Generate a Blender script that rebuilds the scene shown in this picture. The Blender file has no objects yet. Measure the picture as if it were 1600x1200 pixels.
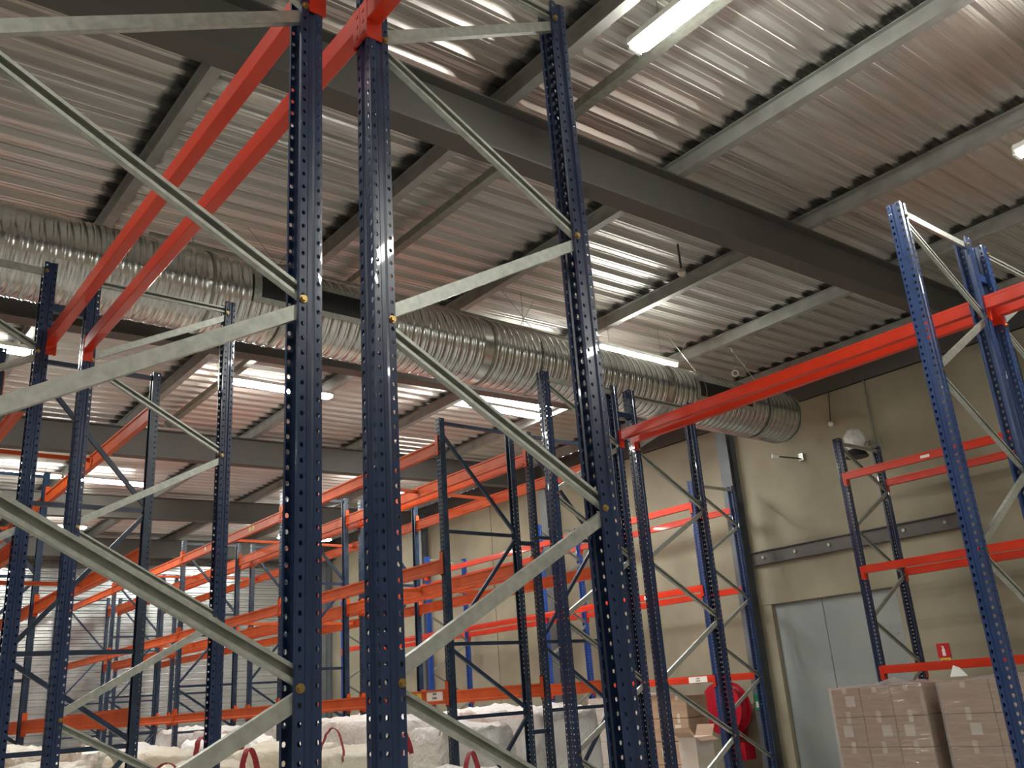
import bpy, bmesh, math, random
from mathutils import Vector, Matrix
random.seed(7)
C = bpy.context.scene.collection
SC = bpy.context.scene
EH = 1.6                                   # eye height; "rel" heights below are measured from the eye

# ------------------------------------------------------------------ camera
F_PX = 1416.08
yaw, pit, rol = [math.radians(a) for a in (39.8424, 19.1645, -4.1295)]
fw = Vector((math.sin(yaw)*math.cos(pit), math.cos(yaw)*math.cos(pit), math.sin(pit)))
r0 = Vector((math.cos(yaw), -math.sin(yaw), 0)); u0 = r0.cross(fw)
rt = math.cos(rol)*r0 + math.sin(rol)*u0
up = -math.sin(rol)*r0 + math.cos(rol)*u0
cam = bpy.data.cameras.new('camera'); cam.sensor_fit = 'HORIZONTAL'; cam.sensor_width = 36
cam.lens = F_PX/1600*36; cam.clip_start = .02; cam.clip_end = 200
co = bpy.data.objects.new('camera', cam); C.objects.link(co)
M4 = Matrix.Identity(4)
for i in range(3):
    M4[i][0] = rt[i]; M4[i][1] = up[i]; M4[i][2] = -fw[i]
M4.translation = Vector((0, 0, EH)); co.matrix_world = M4
SC.camera = co

# ------------------------------------------------------------------ world, exposure
w = bpy.data.worlds.new('world'); SC.world = w; w.use_nodes = True
w.node_tree.nodes['Background'].inputs[0].default_value = (.75, .85, 1, 1)
w.node_tree.nodes['Background'].inputs[1].default_value = .6
SC.view_settings.view_transform = 'Standard'; SC.view_settings.look = 'None'
SC.view_settings.gamma = 1; SC.view_settings.use_curve_mapping = False
SC.view_settings.exposure = 2.08
TUBE = 26.0                                # luminaire emission
SKY = 9.0                                  # skylight pane emission
try:
    SC.cycles.use_denoising = True; SC.cycles.denoiser = 'OPENIMAGEDENOISE'
    SC.cycles.max_bounces = 8; SC.cycles.diffuse_bounces = 5; SC.cycles.glossy_bounces = 4
    SC.cycles.transparent_max_bounces = 12; SC.cycles.sample_clamp_indirect = 6
except Exception: pass

# ------------------------------------------------------------------ materials
MAT = {}
def mat(name, col, rough=.5, metal=0., spec=.5, noise=None, bump=None, emit=None, coat=0., alpha=None):
    """noise=(scale, colour2, detail, lo, hi); bump=(scale, strength, dist)"""
    m = bpy.data.materials.new(name); m.use_nodes = True; nt = m.node_tree; N = nt.nodes; L = nt.links
    b = N['Principled BSDF']
    b.inputs['Base Color'].default_value = (*col, 1); b.inputs['Roughness'].default_value = rough
    b.inputs['Metallic'].default_value = metal; b.inputs['Specular IOR Level'].default_value = spec
    b.inputs['Coat Weight'].default_value = coat
    tc = N.new('ShaderNodeTexCoord')
    if noise:
        sc, c2, det, lo, hi = noise[:5]; st = noise[5] if len(noise) > 5 else (1, 1, 1)
        mp = N.new('ShaderNodeMapping'); mp.inputs['Scale'].default_value = st
        L.new(tc.outputs['Object'], mp.inputs[0])
        n = N.new('ShaderNodeTexNoise'); n.inputs['Scale'].default_value = sc; n.inputs['Detail'].default_value = det
        L.new(mp.outputs[0], n.inputs['Vector'])
        r = N.new('ShaderNodeValToRGB'); r.color_ramp.elements[0].position = lo; r.color_ramp.elements[1].position = hi
        r.color_ramp.elements[0].color = (*col, 1); r.color_ramp.elements[1].color = (*c2, 1)
        L.new(n.outputs['Fac'], r.inputs[0]); L.new(r.outputs[0], b.inputs['Base Color'])
    if bump:
        n2 = N.new('ShaderNodeTexNoise'); n2.inputs['Scale'].default_value = bump[0]; n2.inputs['Detail'].default_value = 3
        L.new(tc.outputs['Object'], n2.inputs['Vector'])
        bp = N.new('ShaderNodeBump'); bp.inputs['Strength'].default_value = bump[1]; bp.inputs['Distance'].default_value = bump[2]
        L.new(n2.outputs['Fac'], bp.inputs['Height']); L.new(bp.outputs[0], b.inputs['Normal'])
    if emit:
        b.inputs['Emission Color'].default_value = (*emit[0], 1); b.inputs['Emission Strength'].default_value = emit[1]
    if alpha is not None: b.inputs['Alpha'].default_value = alpha
    MAT[name] = m
    return m
mat('navy', (.009, .022, .064), .28, noise=(6, (.014, .032, .088), 4, .35, .7), coat=.3)
mat('navy_old', (.012, .028, .060), .33, noise=(8, (.03, .055, .10), 4, .4, .75))
mat('blue_bright', (.012, .055, .27), .3, noise=(6, (.02, .075, .33), 3, .35, .7), coat=.2)
mat('blue_mid', (.012, .036, .125), .3, noise=(6, (.018, .05, .16), 3, .35, .7), coat=.3)
mat('red_beam', (.60, .034, .009), .3, noise=(3, (.52, .028, .009), 3, .4, .7), coat=.2)
mat('orange_beam', (.60, .095, .014), .5, spec=.3, noise=(4, (.50, .066, .012), 4, .4, .7))
mat('galv', (.46, .475, .425), .38, .55, noise=(28, (.33, .345, .305), 4, .35, .7), bump=(140, .10, .002))
mat('galv_dark', (.34, .35, .31), .45, .5, noise=(14, (.24, .24, .2), 4, .35, .7))
mat('duct', (.74, .75, .72), .22, .95, noise=(9, (.58, .58, .55), 3, .35, .75))
mat('brass', (.40, .27, .10), .32, .85)
mat('purlin', (.36, .37, .345), .45, .3, noise=(5, (.28, .275, .25), 4, .4, .7))
mat('girder', (.088, .086, .078), .55, .05, noise=(3, (.105, .092, .082), 4, .4, .7))
mat('column', (.145, .16, .165), .5, .1, noise=(3, (.11, .115, .115), 4, .35, .7))
mat('concrete', (.36, .325, .230), .85, noise=(.8, (.235, .205, .145), 6, .38, .72), bump=(40, .15, .004))
mat('joint', (.10, .085, .065), .9)
mat('door_grey', (.33, .365, .345), .5, noise=(.9, (.27, .31, .30), 4, .35, .7))
mat('siding', (.60, .615, .60), .26, .7, noise=(.6, (.48, .49, .48), 2, .35, .7))
mat('floor', (.60, .58, .54), .5, noise=(1.5, (.50, .48, .45), 6, .35, .7))
mat('plain_wall', (.42, .38, .32), .8, noise=(.7, (.36, .32, .26), 4, .35, .7))
mat('white_plastic', (.78, .78, .74), .4)
mat('black', (.012, .012, .012), .5)
mat('dark_metal', (.05, .05, .05), .45, .3)
mat('tube', (.9, .9, .85), .4, emit=((1.0, 1.0, .93), TUBE))
mat('skypane', (.9, .95, 1), .4, emit=((.93, .98, 1), SKY))
mat('bag', (.90, .89, .86), .38, noise=(2.2, (.74, .69, .62), 5, .48, .78), bump=(11, .9, .05))
mat('bag_cream', (.86, .80, .66), .42, noise=(2.2, (.74, .67, .54), 5, .45, .75), bump=(10, .85, .05))
mat('strap_red', (.42, .03, .05), .6, noise=(30, (.28, .02, .03), 2, .4, .6))
mat('strap_white', (.75, .72, .62), .6)
mat('carton', (.40, .265, .175), .65, noise=(2.5, (.33, .215, .14), 4, .4, .65, (1, 1, 5)))
mat('carton_pale', (.62, .56, .50), .65, noise=(3, (.55, .49, .43), 3, .4, .65))
mat('tape', (.60, .50, .38), .3)
mat('wood', (.40, .28, .16), .75, noise=(6, (.32, .21, .11), 4, .35, .7, (1, 8, 8)))
mat('sign_red', (.62, .015, .02), .4)
mat('hose_red', (.50, .012, .03), .35, coat=.3)
mat('sign_white', (.85, .85, .82), .5)
mat('sign_yellow', (.80, .52, .06), .5)
mat('sign_green', (.02, .30, .10), .5)
mat('label_paper', (.82, .80, .74), .6)
mat('ink', (.03, .03, .035), .6)
# galvanised roof deck: streaky zinc, reddish tint in noise patches, grey paint overspray beside the purlins
def deck_mat():
    m = mat('deck', (.46, .43, .39), .33, .62); nt = m.node_tree; N = nt.nodes; L = nt.links
    b = N['Principled BSDF']; tc = N.new('ShaderNodeTexCoord')
    def noise(scale, st, det=3):
        mp = N.new('ShaderNodeMapping'); mp.inputs['Scale'].default_value = st
        L.new(tc.outputs['Object'], mp.inputs[0])
        n = N.new('ShaderNodeTexNoise'); n.inputs['Scale'].default_value = scale; n.inputs['Detail'].default_value = det
        L.new(mp.outputs[0], n.inputs['Vector']); return n.outputs['Fac']
    def ramp(f, a, ca, bb, cb):
        r = N.new('ShaderNodeValToRGB'); e = r.color_ramp.elements
        e[0].position = a; e[1].position = bb; e[0].color = (*ca, 1); e[1].color = (*cb, 1); L.new(f, r.inputs[0]); return r.outputs[0]
    def mix(f, a, bcol):
        x = N.new('ShaderNodeMix'); x.data_type = 'RGBA'; L.new(f, x.inputs[0]); L.new(a, x.inputs[6])
        if hasattr(bcol, 'default_value'): L.new(bcol, x.inputs[7])
        else: x.inputs[7].default_value = (*bcol, 1)
        return x.outputs[2]
    streak = ramp(noise(3, (.25, 5, 1), 4), .35, (.74, .73, .70), .7, (.54, .53, .50))
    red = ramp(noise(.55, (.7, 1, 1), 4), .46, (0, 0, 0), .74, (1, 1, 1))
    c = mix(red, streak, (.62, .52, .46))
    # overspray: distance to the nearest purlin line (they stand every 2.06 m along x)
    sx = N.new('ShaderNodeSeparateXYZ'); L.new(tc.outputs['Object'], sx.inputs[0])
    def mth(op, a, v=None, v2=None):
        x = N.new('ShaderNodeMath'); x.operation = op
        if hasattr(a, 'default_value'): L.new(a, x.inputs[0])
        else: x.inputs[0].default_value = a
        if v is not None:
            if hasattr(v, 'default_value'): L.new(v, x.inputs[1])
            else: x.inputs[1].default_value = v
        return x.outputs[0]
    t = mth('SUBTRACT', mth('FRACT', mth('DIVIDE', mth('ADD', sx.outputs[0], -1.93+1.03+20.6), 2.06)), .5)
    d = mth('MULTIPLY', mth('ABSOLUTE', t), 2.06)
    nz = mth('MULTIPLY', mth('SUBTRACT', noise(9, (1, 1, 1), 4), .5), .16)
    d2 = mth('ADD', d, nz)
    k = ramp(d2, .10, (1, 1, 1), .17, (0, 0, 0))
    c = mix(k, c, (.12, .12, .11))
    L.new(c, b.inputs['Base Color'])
    return m
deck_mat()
def film_mat():
    m = bpy.data.materials.new('film'); m.use_nodes = True; nt = m.node_tree; N = nt.nodes; L = nt.links
    N.remove(N['Principled BSDF']); out = N['Material Output']
    tr = N.new('ShaderNodeBsdfTransparent'); gl = N.new('ShaderNodeBsdfGlossy'); df = N.new('ShaderNodeBsdfDiffuse')
    gl.inputs['Roughness'].default_value = .16; df.inputs['Color'].default_value = (.72, .66, .62, 1)
    tc = N.new('ShaderNodeTexCoord'); mp = N.new('ShaderNodeMapping'); mp.inputs['Scale'].default_value = (1, 1, 7)
    n = N.new('ShaderNodeTexNoise'); n.inputs['Scale'].default_value = 2.2; n.inputs['Detail'].default_value = 3
    bp = N.new('ShaderNodeBump'); bp.inputs['Strength'].default_value = .8; bp.inputs['Distance'].default_value = .03
    L.new(tc.outputs['Object'], mp.inputs[0]); L.new(mp.outputs[0], n.inputs[0]); L.new(n.outputs[0], bp.inputs['Height'])
    L.new(bp.outputs[0], gl.inputs['Normal'])
    m1 = N.new('ShaderNodeMixShader'); m1.inputs[0].default_value = .5; L.new(gl.outputs[0], m1.inputs[1]); L.new(df.outputs[0], m1.inputs[2])
    m2 = N.new('ShaderNodeMixShader'); m2.inputs[0].default_value = .34; L.new(tr.outputs[0], m2.inputs[1]); L.new(m1.outputs[0], m2.inputs[2])
    L.new(m2.outputs[0], out.inputs[0]); MAT['film'] = m
film_mat()
f2 = MAT['film'].copy(); f2.name = 'film_loose'; MAT['film_loose'] = f2
for n in f2.node_tree.nodes:
    if n.type == 'MIX_SHADER' and abs(n.inputs[0].default_value-.34) < .01: n.inputs[0].default_value = .6

# ------------------------------------------------------------------ mesh helpers
class MB:
    def __init__(s): s.v = []; s.f = []
    def add(s, vs, fs):
        o = len(s.v); s.v += [tuple(v) for v in vs]; s.f += [tuple(i+o for i in f) for f in fs]; return s
    def box(s, a, b):
        x0, y0, z0 = a; x1, y1, z1 = b
        return s.add([(x0,y0,z0),(x1,y0,z0),(x1,y1,z0),(x0,y1,z0),(x0,y0,z1),(x1,y0,z1),(x1,y1,z1),(x0,y1,z1)],
                     [(0,3,2,1),(4,5,6,7),(0,1,5,4),(1,2,6,5),(2,3,7,6),(3,0,4,7)])
    def prism(s, poly, axis, a, b):
        """poly = list of 2D points in the plane normal to axis; extruded from a to b along axis"""
        def P(p, t):
            return {'x': (t, p[0], p[1]), 'y': (p[0], t, p[1]), 'z': (p[0], p[1], t)}[axis]
        n = len(poly); vs = [P(p, a) for p in poly] + [P(p, b) for p in poly]
        fs = [tuple(range(n))[::-1], tuple(range(n, 2*n))] + [(i, (i+1) % n, n+(i+1) % n, n+i) for i in range(n)]
        return s.add(vs, fs)
    def obox(s, p0, p1, wdir, hw, hd):
        """box bar from p0 to p1; wdir = direction of half-width hw; hd = half-depth across"""
        p0, p1, wdir = Vector(p0), Vector(p1), Vector(wdir).normalized()
        d = (p1-p0).normalized(); q = d.cross(wdir).normalized()
        vs = [p+wdir*sa*hw+q*sb*hd for p in (p0, p1) for sa, sb in ((-1,-1),(1,-1),(1,1),(-1,1))]
        return s.add(vs, [(0,3,2,1),(4,5,6,7),(0,1,5,4),(1,2,6,5),(2,3,7,6),(3,0,4,7)])
    def cyl(s, p0, p1, r, n=12, r2=None, caps=True):
        p0, p1 = Vector(p0), Vector(p1); d = (p1-p0).normalized(); r2 = r if r2 is None else r2
        a = d.orthogonal().normalized(); b = d.cross(a)
        vs = [p0+(a*math.cos(t)+b*math.sin(t))*r for t in [2*math.pi*i/n for i in range(n)]]
        vs += [p1+(a*math.cos(t)+b*math.sin(t))*r2 for t in [2*math.pi*i/n for i in range(n)]]
        fs = [(i, (i+1) % n, n+(i+1) % n, n+i) for i in range(n)]
        if caps: fs += [tuple(range(n))[::-1], tuple(range(n, 2*n))]
        return s.add(vs, fs)
    def tube(s, pts, r, n=8):
        for a, b in zip(pts, pts[1:]): s.cyl(a, b, r, n)
        return s
    def mesh(s, name, m, smooth=False):
        me = bpy.data.meshes.new(name); me.from_pydata(s.v, [], s.f); me.validate()
        bm = bmesh.new(); bm.from_mesh(me); bmesh.ops.recalc_face_normals(bm, faces=bm.faces); bm.to_mesh(me); bm.free()
        me.materials.append(MAT[m])
        if smooth: me.polygons.foreach_set('use_smooth', [True]*len(me.polygons))
        me.update(); return me
def link(name, data, parent=None, loc=(0, 0, 0), rz=0., kind=None):
    o = bpy.data.objects.new(name, data); C.objects.link(o); o.location = loc; o.rotation_euler[2] = rz
    if parent is not None: o.parent = parent
    if kind: o['kind'] = kind
    return o
def obj(name, mb, m, parent=None, loc=(0, 0, 0), rz=0., smooth=False, kind=None):
    return link(name, mb.mesh(name, m, smooth), parent, loc, rz, kind)
def tag(o, label, cat, group=None):
    o['kind'] = 'thing'; o['label'] = label; o['category'] = cat
    if group: o['group'] = group
    return o
def thing(name, label, cat, loc=(0, 0, 0), group=None, rz=0.):
    o = link(name, None, None, loc, rz); o.empty_display_size = .2; o['kind'] = 'thing'; return tag(o, label, cat, group)
def struct(name, mb=None, m=None, label=None, parent=None, loc=(0, 0, 0)):
    o = obj(name, mb, m, parent, loc) if mb else link(name, None, parent, loc)
    if parent is None: o['kind'] = 'structure'
    if label: o['label'] = label
    return o
def bevelled(me, wd, seg=2):
    bm = bmesh.new(); bm.from_mesh(me); bmesh.ops.bevel(bm, geom=list(bm.edges), offset=wd, segments=seg, affect='EDGES', profile=.6)
    bm.to_mesh(me); bm.free(); return me

# ------------------------------------------------------------------ the hall: floor, walls, columns, roof steel, deck
XW, YW = 12.78, 25.0                       # inner faces of the concrete wall and of the corrugated end wall
X0, Y0 = -9.0, -8.0
GY = [-.15, 4.67, 9.49, 14.31, 19.13, 23.95]          # girder lines
PX = [1.93+2.06*k for k in range(-5, 6)]              # purlin lines
def zp(x): return EH+4.36+.022*x                      # underside of the purlins / top of the girders
struct('floor', MB().box((X0-.3, Y0-.3, -.2), (XW+.6, YW+.6, 0)), 'floor', 'grey concrete warehouse floor')
# concrete wall of upright panels with recessed joints, one big opening with a grey door
wr = struct('wall_right', MB().box((XW+.16, Y0, 0), (XW+.45, YW+.3, zp(XW)+.2)), 'joint', 'beige concrete panel wall behind the racks')
ZT = EH+4.30
def wall_panel(poly):
    me = MB().prism(poly, 'x', 0, .16).mesh('concrete_panel', 'concrete'); bevelled(me, .010, 1); link('concrete_panel', me, wr, (XW, 0, 0))
for a, b in ((-8.0, -4.97), (-4.97, -.15), (-.15, 4.67), (9.49, 14.31), (14.31, 16.45), (16.45, 19.13), (19.13, 21.54), (21.54, 25.0)):
    wall_panel([(a+.012, 0), (b-.012, 0), (b-.012, ZT), (a+.012, ZT)])
wall_panel([(4.682, 0), (6.98, 0), (6.98, 2.77), (9.478, 2.77), (9.478, ZT), (4.682, ZT)])
struct('door_jamb', MB().box((0, 9.15, 0), (.16, 9.46, 2.77)), 'concrete', None, wr, (XW-.002, 0, 0))
dr = struct('door_1', None, None, 'wide grey sliding door in the concrete wall', None, (XW+.08, 0, 0))
for a, b in ((6.99, 8.26), (8.26, 9.15)):
    me = MB().box((0, a+.004, .02), (.06, b-.004, 2.77)).mesh('door_panel', 'door_grey'); bevelled(me, .006, 1); link('door_panel', me, dr)
# eave strip above the panels
struct('trim_1', MB().box((XW-.02, Y0, ZT+.01), (XW+.158, YW, zp(XW)+.16)), 'girder', 'dark steel eave strip above the concrete panels')
# corrugated end wall: horizontal ribs, one sheet per metre
wb = struct('wall_back', MB().box((X0, YW+.07, 0), (XW+.45, YW+.3, 6.8)), 'galv_dark', 'corrugated metal end wall of the hall')
def siding(width):
    prof = [(0, 0)]; z = 0
    while z < 6.6:
        prof += [(0, z+.06), (-.03, z+.08), (-.03, z+.12), (0, z+.14)]; z += .16
    mb = MB(); n = len(prof)
    mb.add([(0, -p[0]+0, p[1]) for p in prof] + [(width, -p[0], p[1]) for p in prof], [(i, i+1, n+i+1, n+i) for i in range(n-1)])
    return mb
sm = siding(2.398).mesh('siding_sheet', 'siding')
for k in range(9): link('siding_sheet', sm, wb, (X0+.002+2.4*k, YW-.002+.03*0, .0))
struct('wall_left', MB().box((X0-.3, Y0, 0), (X0, YW, 6.6)), 'plain_wall', 'plain far side wall of the hall')
struct('wall_front', MB().box((X0-.3, Y0-.3, 0), (XW+.45, Y0, 6.7)), 'plain_wall', 'plain wall behind the viewer')
# H columns against the concrete wall under each girder
def hcol(y, n):
    mb = MB(); x1 = XW-.01; x0 = x1-.22; h = zp(x0)-.02
    mb.box((x0, y-.11, 0), (x0+.014, y+.11, h)).box((x1-.014, y-.11, 0), (x1, y+.11, h)).box((x0+.014, y-.006, 0), (x1-.014, y+.006, h))
    o = obj('steel_column', mb, 'column'); o['kind'] = 'structure'
    o['label'] = 'grey steel H column against the concrete wall, %s from the viewer' % n
for y, n in zip(GY[1:], ('first', 'second', 'third', 'fourth', 'fifth')): hcol(y-.0 if y < 23 else 24.2, n)
# roof girders (I section, following the slight roof slope)
def isec(mb, x0, x1, y, zb, zt, bw, tf=.016, tw=.010):
    for a, b in ((zb, None), (None, zt)):
        pass
    def slab(za0, za1, zb0, zb1, hw):
        mb.add([(x0,y-hw,za0),(x1,y-hw,zb0),(x1,y+hw,zb0),(x0,y+hw,za0),(x0,y-hw,za1),(x1,y-hw,zb1),(x1,y+hw,zb1),(x0,y+hw,za1)],
               [(0,3,2,1),(4,5,6,7),(0,1,5,4),(1,2,6,5),(2,3,7,6),(3,0,4,7)])
    b0, b1, t0, t1 = zb(x0), zb(x1), zt(x0), zt(x1)
    slab(b0, b0+tf, b1, b1+tf, bw/2); slab(t0-tf, t0, t1-tf, t1, bw/2); slab(b0+tf, t0-tf, b1+tf, t1-tf, tw/2)
ordn = ['overhead', 'nearest', 'second', 'third', 'fourth', 'farthest']
for y, n in zip(GY, ordn):
    mb = MB(); isec(mb, X0, XW-.015, y, lambda x: EH+3.89+.024*x, lambda x: zp(x)-.002, .20)
    g = obj('roof_girder', mb, 'girder'); g['kind'] = 'structure'; g['label'] = 'dark grey steel roof girder, %s from the viewer' % n
# purlins on the girders
for i, x in enumerate(PX):
    if x > XW-.2: continue
    z = zp(x)+.001; mb = MB()
    mb.box((x-.045, Y0, z), (x+.045, YW, z+.008)).box((x-.045, Y0, z+.160), (x+.045, YW, z+.168)).box((x-.004, Y0, z+.008), (x+.004, YW, z+.160))
    o = obj('roof_purlin', mb, 'purlin' if x < 9 else 'purlin'); o['kind'] = 'structure'
    o['label'] = 'grey steel roof purlin carrying the metal deck, number %d from the concrete wall' % (len(PX)-i)
# deck sheets, 1 m wide, ribbed, split over purlin lines
ceil = struct('ceiling', None, None, 'ribbed galvanised metal roof deck')
def deck_profile():
    pr = []
    for k in range(4):
        o = .25*k
        pr += [(o, 0), (o+.022, 0), (o+.027, .006), (o+.037, .006), (o+.042, 0), (o+.066, 0), (o+.090, .048), (o+.118, .048), (o+.123, .040), (o+.135, .040), (o+.140, .048),
               (o+.176, .048), (o+.181, .040), (o+.193, .040), (o+.198, .048), (o+.226, .048)]
    pr.append((1.0, 0)); return pr
DP = deck_profile()
def sheet(x0, x1, y):
    mb = MB(); n = len(DP)
    zb = lambda x: zp(x)+.172
    mb.add([(x0, y+p[0]*.998, zb(x0)+p[1]) for p in DP] + [(x1, y+p[0]*.998, zb(x1)+p[1]) for p in DP], [(i, i+1, n+i+1, n+i) for i in range(n-1)])
    return mb
YS = -8.3
SKYL = {19: 'large', 28: 'far', 17: 'x'}
for i in range(34):
    y = YS+1.0*i
    if i in (19, 28): parts = [(X0-.1, PX[8]), (PX[9], XW+.1)]
    elif i == 18: parts = [(X0-.1, XW+.1)]
    else: parts = [(X0-.1, PX[6]+.02), (PX[6]-.02, XW+.1)]
    for a, b in parts:
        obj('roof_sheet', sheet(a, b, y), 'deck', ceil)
    if i in (19, 28):
        s = thing('skylight', 'bright translucent skylight panel in the roof deck, %s' % ('nearer one above the older racks' if i == 19 else 'distant one by the corrugated wall'), 'skylight',
                  (0, 0, 0), 'roof skylights')
        a, b = PX[8]+.05, PX[9]-.05
        zz = zp(a)+.2
        obj('pane', MB().box((a+.08, y+.06, zz), (b-.08, y+.94, zz+.02)), 'skypane', s)
        fr = MB()
        for (p, q) in (((a, y), (b, y+.06)), ((a, y+.94), (b, y+1)), ((a, y+.06), (a+.08, y+.94)), ((b-.08, y+.06), (b, y+.94))):
            fr.box((p[0], p[1], zz-.05), (q[0], q[1], zz+.09))
        obj('frame', fr, 'white_plastic', s)
obj('roof_insulation', MB().add([(X0-.1, Y0-.3, zp(X0)+.36), (XW+.4, Y0-.3, zp(XW)+.36), (XW+.4, YW+.3, zp(XW)+.36), (X0-.1, YW+.3, zp(X0)+.36)], [(0, 1, 2, 3)]), 'dark_metal', ceil)
# slim lighting rail beside a purlin
for a, b, n in ((-.02, 4.6, 'near the viewer'), (4.75, 9.4, 'beyond the nearest girder'), (9.6, 14.2, 'beyond the air duct')):
    mb = MB(); x = 4.55; z = zp(x)-.0
    mb.box((x-.045, a+.1, z+.01), (x+.045, b-.1, z+.02)).box((x-.045, a+.1, z+.02), (x-.041, b-.1, z+.09)).box((x+.041, a+.1, z+.02), (x+.045, b-.1, z+.09))
    tag(obj('ceiling_rail', mb, 'galv_dark'), 'slim galvanised rail below the roof deck, %s' % n, 'rail', 'ceiling rails')

# ------------------------------------------------------------------ pallet racks
H_UP = 4.70
def strip(mb, p, q, z0, z1, hole=None):
    """wall strip from 2D point p to q between z0 and z1, with an eight-sided hole (hw, hh, shear) in it"""
    p = Vector(p); q = Vector(q); L = (q-p).length
    def P(s, z): a = p+(q-p)*s; return (a.x, a.y, z)
    if not hole:
        mb.add([P(0, z0), P(1, z0), P(1, z1), P(0, z1)], [(0, 1, 2, 3)]); return
    hw, hh, tear = hole; zc = (z0+z1)/2
    out = [P(0, z0), P(.5, z0), P(1, z0), P(1, zc), P(1, z1), P(.5, z1), P(0, z1), P(0, zc)]
    hs = hw/L; k = .72
    inn = [(-k*hs*(1-tear), -k*hh), (0, -hh), (k*hs*(1-tear), -k*hh), (hs, hh*.15*tear), (k*hs, k*hh), (0, hh), (-k*hs, k*hh), (-hs, hh*.15*tear)]
    inn = [P(.5+a, zc+b) for a, b in inn]
    mb.add(out+inn, [(i, (i+1) % 8, 8+(i+1) % 8, 8+i) for i in range(8)])
def upright_mesh(name, w, d, m, old=False, pitch=.05):
    mb = MB(); h = w/2; g = .007
    if not old:
        side = [((d, -h+.014), (d, -h), None), ((d, -h), (.68*d, -h), (.0066, .0084, 0)), ((.68*d, -h), (.60*d, -h+g), None), ((.60*d, -h+g), (.40*d, -h+g), None),
                ((.40*d, -h+g), (.32*d, -h), None), ((.32*d, -h), (0, -h), (.0066, .0084, 0))]
        web = [((0, -h), (0, -h*.36), (.0098, .0132, .35)), ((0, -h*.36), (.009, -h*.24), None), ((.009, -h*.24), (.009, h*.24), None), ((.009, h*.24), (0, h*.36), None), ((0, h*.36), (0, h), (.0098, .0132, .35))]
    else:
        side = [((d, -h+.012), (d, -h), None), ((d, -h), (.55*d, -h), None), ((.55*d, -h), (0, -h), (.006, .008, 0))]
        web = [((0, -h), (0, 0), (.011, .016, .5)), ((0, 0), (0, h), (.011, .016, .5))]
    other = [((q[0], -q[1]), (p[0], -p[1]), hl) for p, q, hl in side[::-1]]
    segs = side + web + other
    n = int(H_UP/pitch)
    for i in range(n):
        for p, q, hl in segs:
            if hl: strip(mb, p, q, i*pitch, (i+1)*pitch, hl)
    for p, q, hl in segs:
        if not hl: strip(mb, p, q, 0, n*pitch)
    me = mb.mesh(name, m)
    bm = bmesh.new(); bm.from_mesh(me); bmesh.ops.remove_doubles(bm, verts=bm.verts, dist=1e-5)
    bmesh.ops.recalc_face_normals(bm, faces=bm.faces); bm.to_mesh(me); bm.free()
    o = bpy.data.objects.new('tmp', me); C.objects.link(o)
    md = o.modifiers.new('s', 'SOLIDIFY'); md.thickness = .0026; md.offset = 0
    dg = bpy.context.evaluated_depsgraph_get(); me2 = bpy.data.meshes.new_from_object(o.evaluated_get(dg)); me2.name = name
    bpy.data.objects.remove(o); return me2
W_NEW, D_NEW, W_OLD, D_OLD = .096, .080, .080, .068
UM = {'navy': upright_mesh('upright', W_NEW, D_NEW, 'navy'), 'old': upright_mesh('upright', W_OLD, D_OLD, 'navy_old', True)}
def recol(me, m):
    c = me.copy(); c.materials.clear(); c.materials.append(MAT[m]); return c
UM['bright'] = recol(UM['navy'], 'blue_bright'); UM['mid'] = recol(UM['navy'], 'blue_mid')
base_me = MB().box((-.02, -.07, 0), (.10, .07, .008)).mesh('base_plate', 'navy')
bolt_me = MB().cyl((0, 0, 0), (0, -.012, 0), .010, 6).cyl((0, .001, 0), (0, -.004, 0), .014, 12).mesh('bolt', 'brass')
wbolt_me = MB().cyl((0, 0, 0), (0, -.014, 0), .016, 6).mesh('bolt', 'galv')
def channel(p0, p1, open_front, wd=.046, dp=.026, t=.003):
    """galvanised C channel in the frame plane (local x,z), near face at y = -.022"""
    mb = MB(); a = Vector((p0[0], 0, p0[1])); b = Vector((p1[0], 0, p1[1])); d = (b-a).normalized(); n = Vector((-d.z, 0, d.x))
    yf = -.034; yb = yf+dp; yw = yb-t/2 if open_front else yf+t/2
    mb.obox(a+Vector((0, yw, 0)), b+Vector((0, yw, 0)), n, wd/2, t/2)
    for s in (-1, 1):
        o = n*(s*(wd/2-t/2)); y = (yf+yb)/2
        mb.obox(a+o+Vector((0, y, 0)), b+o+Vector((0, y, 0)), n, t/2, dp/2-.0005)
    for s in (-1, 1):                                   # small return lips
        o = n*(s*(wd/2-.006)); y = yf+t/2 if open_front else yb-t/2
        mb.obox(a+o+Vector((0, y, 0)), b+o+Vector((0, y, 0)), n, .006, t/2)
    return mb
BR = {}
def brace_set(depth, outer):
    """meshes for a new style frame; local x runs 0..depth"""
    key = (round(depth, 3), outer)
    if key in BR: return BR[key]
    xo, xi = (depth-.045, .045) if outer == 'R' else (.045, depth-.045)
    zo = [3.0, 1.85, .67, -.50]; zi = [2.43, 1.26, .07, -1.10]
    nodes = []
    for a, b in zip(zo, zi): nodes += [(xo, EH+a), (xi, EH+b)]
    out = [('horizontal_brace', channel((xo, EH+3.03), (xi, EH+3.03), outer == 'R'))]
    for i, (p, q) in enumerate(zip(nodes, nodes[1:])):
        dn = 1 if q[1] < p[1] else -1
        p2, q2 = (p[0], p[1]-.022), (q[0], q[1]+.022)
        right_down = q[0] > p[0]
        out.append(('diagonal_brace', channel(p2, q2, right_down)))
    out.append(('horizontal_brace', channel((xo, .18), (xi, .18), False)))
    BR[key] = ([(n, mb.mesh(n, 'galv')) for n, mb in out], nodes)
    return BR[key]
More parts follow.
